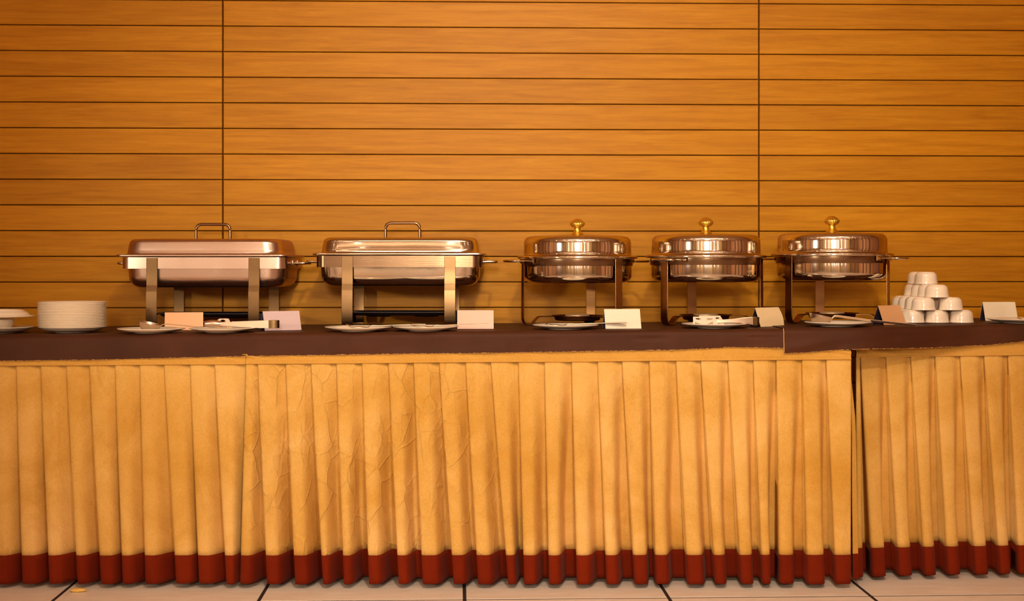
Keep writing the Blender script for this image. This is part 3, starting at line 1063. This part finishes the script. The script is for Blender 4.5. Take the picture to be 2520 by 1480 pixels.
# ------------------------------------------------------------------ tent cards
CARDC = {'peach': (250, 178, 118), 'lilac': (226, 196, 200), 'pink': (232, 170, 142), 'cream': (255, 236, 212), 'gold': (250, 218, 170), 'tan': (236, 178, 126), 'white': (255, 238, 210)}
def card_mat(k):
    m = MAT(k + '_card').set(Roughness=0.32)
    v = m.coords((1.0, 1.0, 3.0))
    n = m.noise(v, 22, 4, 0.6)
    cc = rgba(CARDC[k])
    m.color(m.mix(n, tuple(x * 0.90 for x in cc[:3]) + (1,), cc))
    m.bump(n, 0.15, 0.002)
    return m.m
def tent(pl, pr_, ytop, ybot, a_deg, label, colour, half=0.021, curl=0.0, dz=0.0, zfront=None):
    a = math.radians(a_deg)
    Zb = Zt((pl + pr_) / 2, ybot)             # depth of the front foot of the card
    if zfront: Zb = zfront
    cx = (pl + pr_) / 2
    Zc = Zb + half * math.cos(a)
    X = Xp(cx, Zc)
    w = (pr_ - pl) / FPX * Zc / math.cos(a)
    h = (ybot - ytop) / FPX * Zc
    bm = bmesh.new()
    n = 6; m_ = 8
    def surf(ofs, mat):
        cols = []
        for i in range(n + 1):
            x = -w / 2 + w * i / n
            pts = []
            for k in range(m_ + 1):      # front foot to ridge
                t = k / m_
                cv = curl * math.sin(PI * t) * (i / n) * 0.006
                y = -half * (1 - t) - cv + ofs * (1 if True else 0)
                pts.append((x, y, h * t - (abs(ofs) if t == 1 else 0) + (0.0 if t < 1 else 0)))
            for k in range(1, m_ + 1):
                t = k / m_
                pts.append((x, half * t - ofs, h * (1 - t)))
            cols.append([bm.verts.new(p) for p in pts])
        for c, d in zip(cols, cols[1:]):
            for k in range(len(c) - 1):
                f = bm.faces.new((c[k], c[k + 1], d[k + 1], d[k])); f.material_index = mat
    surf(0.0, 0)
    surf(0.0009, 1)
    # folded foot lip
    o = link('tent_card', bm, [card_mat(colour) if colour + '_card' not in bpy.data.materials else bpy.data.materials[colour + '_card'], CARDIN], None, 0)
    for p in o.data.polygons: p.use_smooth = False
    o.rotation_euler = (0, 0, a)
    o.location = (X, Zc, H(X) + 0.0016 + (0.0022 if X > 0.82 else 0) + dz)
    tag(o, label, 'card', 'blank tent cards')
    return o
tent(408, 498, 771, 814, 12, 'blank peach tent card behind the ladle, below leftmost chafer', 'peach')
tent(650, 733, 768, 814.5, 27, 'blank lilac tent card right of the spoon tongs', 'lilac', 0.023)
tent(1125.5, 1214.5, 766, 811, 2, 'blank pink tent card right of the second rectangular chafer', 'pink')
tent(1486, 1575, 763, 810.5, 9, 'blank cream tent card beside first round chafer', 'cream')
tent(1853, 1921, 759, 805, 40, 'blank curled golden tent card by the slotted tongs', 'gold', 0.023, curl=1.0)
tent(2153.5, 2223, 752.5, 799, 38, 'blank tan tent card between rightmost chafer and bowl pyramid', 'tan', 0.023, zfront=4.475)
tent(2416, 2500, 747, 792.5, 8, 'blank white tent card at the far right end', 'white')

# ------------------------------------------------------------------ utensils
def ladle(name, label, X, Z, zb, R, depth, tilt, hpts, hw=0.010, rz=0.0, wd=(0, 1, 0)):
    t = thing(name, label, 'ladle', (X, Z, zb), rz)
    bm = bmesh.new()
    prof = [(0.0, 0.0), (R * 0.50, 0.0), (R * 0.60, 0.0012), (R * 0.80, depth * 0.35), (R * 0.94, depth * 0.7), (R, depth), (R - 0.0012, depth), (R * 0.92, depth * 0.72), (R * 0.77, depth * 0.38), (R * 0.55, 0.0035), (0.0, 0.003)]
    lathe(bm, prof, 48)
    # the mouth is cut slanting: lower towards the handle
    for v in bm.verts:
        v.co.z *= 1.0 - tilt * (v.co.x / R) * min(1, v.co.z / depth + 0.1)
    link('ladle_cup', bm, UTEN, t, 50)
    bm = bmesh.new()
    strap(bm, arc_pts(hpts, 0.006, 4), hw, 0.0022, wd)
    link('ladle_handle', bm, UTEN, t, 40)
    return t
zpl = 0.0016 + 0.0048
Xl = Xp(369, 4.345)
ladle('soup_ladle', 'steel soup ladle with round cup lying on the leftmost small plate', Xl, 4.345, H(Xl) + zpl, 0.0345, 0.0250, 0.33,
      [(0.026, 0, 0.007), (0.0385, 0, 0.021), (0.050, 0, 0.0215), (0.150, 0, 0.0125), (0.235, 0, 0.0112)], 0.009, math.radians(-1.5))
Xl = Xp(2019, 4.375)
ladle('gravy_ladle', 'steel ladle with wide slanted cup on plate before rightmost chafer', Xl, 4.375, H(Xl) + zpl + 0.0022, 0.0350, 0.0300, 0.26,
      [(0.028, -0.002, 0.010), (0.0410, -0.002, 0.0262), (0.052, -0.002, 0.0268), (0.150, -0.002, 0.0135), (0.292, -0.002, -0.0010)], 0.0078, math.radians(0.5), (0, -0.45, 0.89))
def serving_spoon(label, px, Z, rz, hlen):
    X = Xp(px, Z)
    t = thing('serving_spoon', label, 'spoon', (X, Z, H(X) + zpl + 0.0007), rz)
    bm = bmesh.new()
    rings = []
    # bowl: shallow oval shell, tip (left) turned up
    N = 12
    def shell(zo, flip):
        rows = []
        for i in range(N + 1):
            s = i / N
            x = -0.038 + 0.076 * s
            wd = 0.027 * math.sqrt(max(0.0, 1 - (2 * s - 1) ** 2)) ** 0.8 + 0.0025
            zz = 0.0012 + 0.0145 * max(0, (0.42 - s) / 0.42) ** 1.6 + 0.009 * max(0, (s - 0.80) / 0.20) ** 1.4
            row = []
            for k in range(9):
                q = -1 + 2 * k / 8
                row.append(bm.verts.new((x, wd * q, zz + 0.0055 * q * q * math.sin(PI * min(1, max(0, s))) + zo)))
            rows.append(row)
        for a, b in zip(rows, rows[1:]):
            for k in range(8):
                bm.faces.new((a[k], a[k + 1], b[k + 1], b[k]))
        return rows
    r1 = shell(0, False); r2 = shell(0.0013, True)
    for i in range(N):
        for k in (0, 8):
            bm.faces.new((r1[i][k], r1[i + 1][k], r2[i + 1][k], r2[i][k]))
    for i in (0, N):
        for k in range(8):
            bm.faces.new((r1[i][k], r1[i][k + 1], r2[i][k + 1], r2[i][k]))
    link('spoon_bowl', bm, UTEN, t, 50)
    bm = bmesh.new()
    p = [(0.034, 0, 0.0085), (0.044, 0, 0.0118), (0.062, 0, 0.0112), (hlen * 0.45, 0, 0.0122), (hlen * 0.9, 0, 0.0150), (hlen, 0, 0.0150)]
    strap(bm, p, 0.01, 0.0024, (0, 1, 0), [0.008, 0.007, 0.007, 0.010, 0.016, 0.012])
    link('spoon_handle', bm, UTEN, t, 40)
    return t
serving_spoon('steel serving spoon on the plate below second chafer, left of two', 882, 4.350, math.radians(3), 0.205)
serving_spoon('steel serving spoon reaching across the pink card, right of two', 1039, 4.350, math.radians(-2), 0.205)
serving_spoon('steel serving spoon on the plate before first round chafer', 1366, 4.375, math.radians(-2), 0.22)

def tongs_arm(bm, pts, hts, thick=0.0018, zc=None):
    """vertical strip: pts (x, y) with height centre & size"""
    rings = []
    n = len(pts)
    for i, (x, y) in enumerate(pts):
        a = Vector(pts[max(i - 1, 0)]); b = Vector(pts[min(i + 1, n - 1)])
        tdir = (b - a).normalized(); nn = Vector((-tdir.y, tdir.x)) * thick / 2
        z0, z1 = hts[i]
        rings.append([(x + nn.x, y + nn.y, z0), (x + nn.x, y + nn.y, z1), (x - nn.x, y - nn.y, z1), (x - nn.x, y - nn.y, z0)])
    loft(bm, rings)
    return bm
# tongs with a fork-and-spoon head
Xt = Xp(600, 4.35)
t = thing('serving_tongs', 'steel spoon-and-fork serving tongs lying on plate, leftmost tongs', 'tongs', (Xt, 4.35, H(Xt) + zpl + 0.0070), 0)
S = 805.0
def tx_(px): return (px - 600) / S
bm = bmesh.new()
bend = [(tx_(662), -0.014), (tx_(676), -0.016), (tx_(684), -0.012), (tx_(687), 0.0), (tx_(684), 0.012), (tx_(676), 0.016), (tx_(662), 0.014)]
tongs_arm(bm, arc2 := bend, [(0.0, 0.024)] * 7)
link('spring_bend', bm, BRUSH, t, 30)
bm = bmesh.new()
tongs_arm(bm, [(tx_(663), -0.0145), (tx_(640), -0.0155), (tx_(600), -0.0165), (tx_(565), -0.0175), (tx_(545), -0.018), (tx_(536), -0.018)],
          [(0.0005, 0.0235), (0.0005, 0.0225), (0.004, 0.0205), (0.007, 0.0190), (0.0085, 0.0180), (0.0095, 0.0165)])
link('front_arm', bm, UTEN, t, 30)
bm = bmesh.new()
# fork-spoon head: cupped ellipse with a notch
N = 14
def head(zo):
    rows = []
    for i in range(N + 1):
        s = i / N
        x = tx_(503) + (tx_(550) - tx_(503)) * s
        half = 0.0115 * (math.sin(PI * (0.10 + 0.86 * s)) ** 0.55)
        row = []
        for k in range(9):
            q = -1 + 2 * k / 8
            xx = x + (0.006 * (1 - abs(q)) * (1 - s) ** 3)      # notch at the tip
            row.append(bm.verts.new((xx, -0.020 + 0.007 * (q * q) - 0.003 * math.sin(PI * s) + zo, 0.0140 + half * q)))
        rows.append(row)
    for a, b in zip(rows, rows[1:]):
        for k in range(8):
            bm.faces.new((a[k], a[k + 1], b[k + 1], b[k]))
    return rows
a1 = head(0); a2 = head(0.0014)
for i in range(N):
    for k in (0, 8):
        bm.faces.new((a1[i][k], a1[i + 1][k], a2[i + 1][k], a2[i][k]))
for i in (0, N):
    for k in range(8):
        bm.faces.new((a1[i][k], a1[i][k + 1], a2[i][k + 1], a2[i][k]))
link('fork_head', bm, UTEN, t, 50)
bm = bmesh.new()
tongs_arm(bm, [(tx_(663), 0.0145), (tx_(620), 0.0155), (tx_(575), 0.0155), (tx_(568), 0.0155)], [(0.0005, 0.0235), (0.003, 0.0215), (0.008, 0.0195), (0.008, 0.0200)])
link('rear_arm', bm, UTEN, t, 30)
# slotted head behind with a hole
def plate_with_holes(bm, outer_fn, x0, x1, z0, z1, holes, y, thick, nx=30, nz=16):
    """flat vertical plate; cells whose centre lies in a hole are left open"""
    grid = {}
    def vert(i, k, yy):
        key = (i, k, yy)
        if key not in grid:
            grid[key] = bm.verts.new((x0 + (x1 - x0) * i / nx, yy, z0 + (z1 - z0) * k / nz))
        return grid[key]
    solid = set()
    for i in range(nx):
        for k in range(nz):
            cx = (i + 0.5) / nx; cz = (k + 0.5) / nz
            if not outer_fn(cx, cz): continue
            if any(h(cx, cz) for h in holes): continue
            solid.add((i, k))
    ya, yb = y, y + thick
    for (i, k) in solid:
        bm.faces.new((vert(i, k, ya), vert(i + 1, k, ya), vert(i + 1, k + 1, ya), vert(i, k + 1, ya)))
        bm.faces.new((vert(i, k, yb), vert(i, k + 1, yb), vert(i + 1, k + 1, yb), vert(i + 1, k, yb)))
        for (di, dk, e) in ((-1, 0, ((i, k), (i, k + 1))), (1, 0, ((i + 1, k + 1), (i + 1, k))), (0, -1, ((i + 1, k), (i, k))), (0, 1, ((i, k + 1), (i + 1, k + 1)))):
            if (i + di, k + dk) not in solid:
                (a, b), (c, d) = e
                bm.faces.new((vert(a, b, ya), vert(a, b, yb), vert(c, d, yb), vert(c, d, ya)))
    return bm
bm = bmesh.new()
plate_with_holes(bm, lambda x, z: z < 1 - 3.2 * max(0, x - 0.72) ** 1.3 * 1.6 and z < 0.82 + 1.2 * x,
                 tx_(532), tx_(570), 0.0, 0.0285, [lambda x, z: ((x - 0.37) / 0.16) ** 2 + ((z - 0.74) / 0.13) ** 2 < 1], 0.015, 0.0014, 34, 24)
link('slotted_head', bm, UTEN, t, 30)
# tongs with two slotted square heads
Xt = Xp(1780, 4.39)
t = thing('serving_tongs', 'steel tongs with square slotted heads on plate before middle round chafer', 'tongs', (Xt, 4.39, H(Xt) + zpl + 0.001), math.radians(0))
S = 797.0
def ty_(px): return (px - 1780) / S
HB = (ty_(1704), ty_(1764))
def tri(ax, az_, bx, bz, cx_, cz_):
    def f(x, z):
        def sg(px_, pz_, qx, qz, rx, rz_): return (px_ - rx) * (qz - rz_) - (qx - rx) * (pz_ - rz_)
        d1 = sg(x, z, ax, az_, bx, bz); d2 = sg(x, z, bx, bz, cx_, cz_); d3 = sg(x, z, cx_, cz_, ax, az_)
        return not (((d1 < 0) or (d2 < 0) or (d3 < 0)) and ((d1 > 0) or (d2 > 0) or (d3 > 0)))
    return f
holes = [tri(0.08, 0.42, 0.08, 0.08, 0.36, 0.14), tri(0.50, 0.10, 0.80, 0.16, 0.80, 0.42),
         lambda x, z: 0.10 < x < 0.30 and 0.74 - 0.55 * (x - 0.10) < z < 0.82,
         lambda x, z: 0.56 < x < 0.80 and 0.60 + 0.5 * (x - 0.56) < z < 0.80]
bm = bmesh.new()
plate_with_holes(bm, lambda x, z: x < 0.90 or z < 1 - (x - 0.90) * 6.0, HB[0], HB[1], 0.0005, 0.0285, holes, -0.017, 0.0015, 66, 36)
link('slotted_head', bm, UTEN, t, 30)
bm = bmesh.new()
plate_with_holes(bm, lambda x, z: x < 0.84 or z < 1 - (x - 0.84) * 4.0, ty_(1722), ty_(1784), 0.0005, 0.0305, holes, 0.017, 0.0015, 66, 36)
link('slotted_head', bm, UTEN, t, 30)
bm = bmesh.new()
tongs_arm(bm, [(ty_(1762), -0.0165), (ty_(1785), -0.018), (ty_(1815), -0.018), (ty_(1838), -0.016), (ty_(1852), -0.014)],
          [(0.010, 0.0185), (0.0115, 0.0180), (0.0115, 0.0215), (0.009, 0.0255), (0.003, 0.0265)])
link('front_arm', bm, UTEN, t, 30)
bm = bmesh.new()
tongs_arm(bm, [(ty_(1780), 0.0175), (ty_(1805), 0.018), (ty_(1838), 0.016), (ty_(1852), 0.014)],
          [(0.010, 0.0185), (0.010, 0.0205), (0.006, 0.0255), (0.003, 0.0265)])
link('rear_arm', bm, UTEN, t, 30)
bm = bmesh.new()
tongs_arm(bm, [(ty_(1851), -0.0145), (ty_(1862), -0.013), (ty_(1867), -0.006), (ty_(1867), 0.006), (ty_(1862), 0.013), (ty_(1851), 0.0145)], [(0.002, 0.0268)] * 6)
link('spring_bend', bm, BRUSH, t, 30)
# fork lying on the plate at the right edge
Xf = Xp(2516, 4.52)
t = thing('serving_fork', 'steel fork resting on the plate at the right edge', 'fork', (Xf + 0.02, 4.515, H(Xf) + zpl + 0.004), math.radians(4))
bm = bmesh.new()
for k in range(4):
    y = -0.009 + 0.006 * k
    strap(bm, [(-0.036, y, 0.0095), (-0.022, y, 0.004), (-0.006, y, 0.0025)], 0.0032, 0.0014, (0, 1, 0))
strap(bm, [(-0.008, 0, 0.0025), (0.010, 0, 0.0035), (0.022, 0, 0.0055)], 0.02, 0.0016, (0, 1, 0), [0.0215, 0.022, 0.008])
link('fork_head', bm, UTEN, t, 40)
bm = bmesh.new()
strap(bm, [(0.020, 0, 0.0055), (0.08, 0, 0.0125), (0.15, 0, 0.0150)], 0.01, 0.0022, (0, 1, 0), [0.007, 0.009, 0.015])
link('fork_handle', bm, UTEN, t, 40)

# pale scrap on the floor under the left skirt
bm = bmesh.new()
lathe(bm, [(0.0, 0.0), (0.020, 0.0005), (0.024, 0.004), (0.018, 0.008), (0.0, 0.0095)], 20, lambda a, k: 1 + 0.15 * math.sin(3 * a + k))
o = link('paper_scrap', bm, m_plain('pale_scrap', (236, 190, 96), 0.7), None, 60, (Xp(192, 4.17), 4.17, 0.0002))
o.scale = (1.0, 0.6, 1.0)
tag(o, 'small pale scrap lying on the floor at the left hem', 'scrap')

# ------------------------------------------------------------------ ceiling lamps (their housings)
rb = bmesh.new()
lathe(rb, [(0.062, 0.0), (0.085, 0.0), (0.088, 0.004), (0.088, 0.010), (0.062, 0.010), (0.058, 0.006)], 32, cap0=False, cap1=False)
ring0 = link('downlight_ring', rb, m_plain('lamp_ring_white', (235, 225, 210), 0.4), None, 40)
first = True
for (x, y) in DOWN:
    o = ring0 if first else ring0.copy()
    if not first: COL.objects.link(o)
    first = False
    o.location = (x, y, CEIL - 0.0105)
    tag(o, 'round recessed ceiling downlight ring', 'ceiling light', 'recessed ceiling downlights')
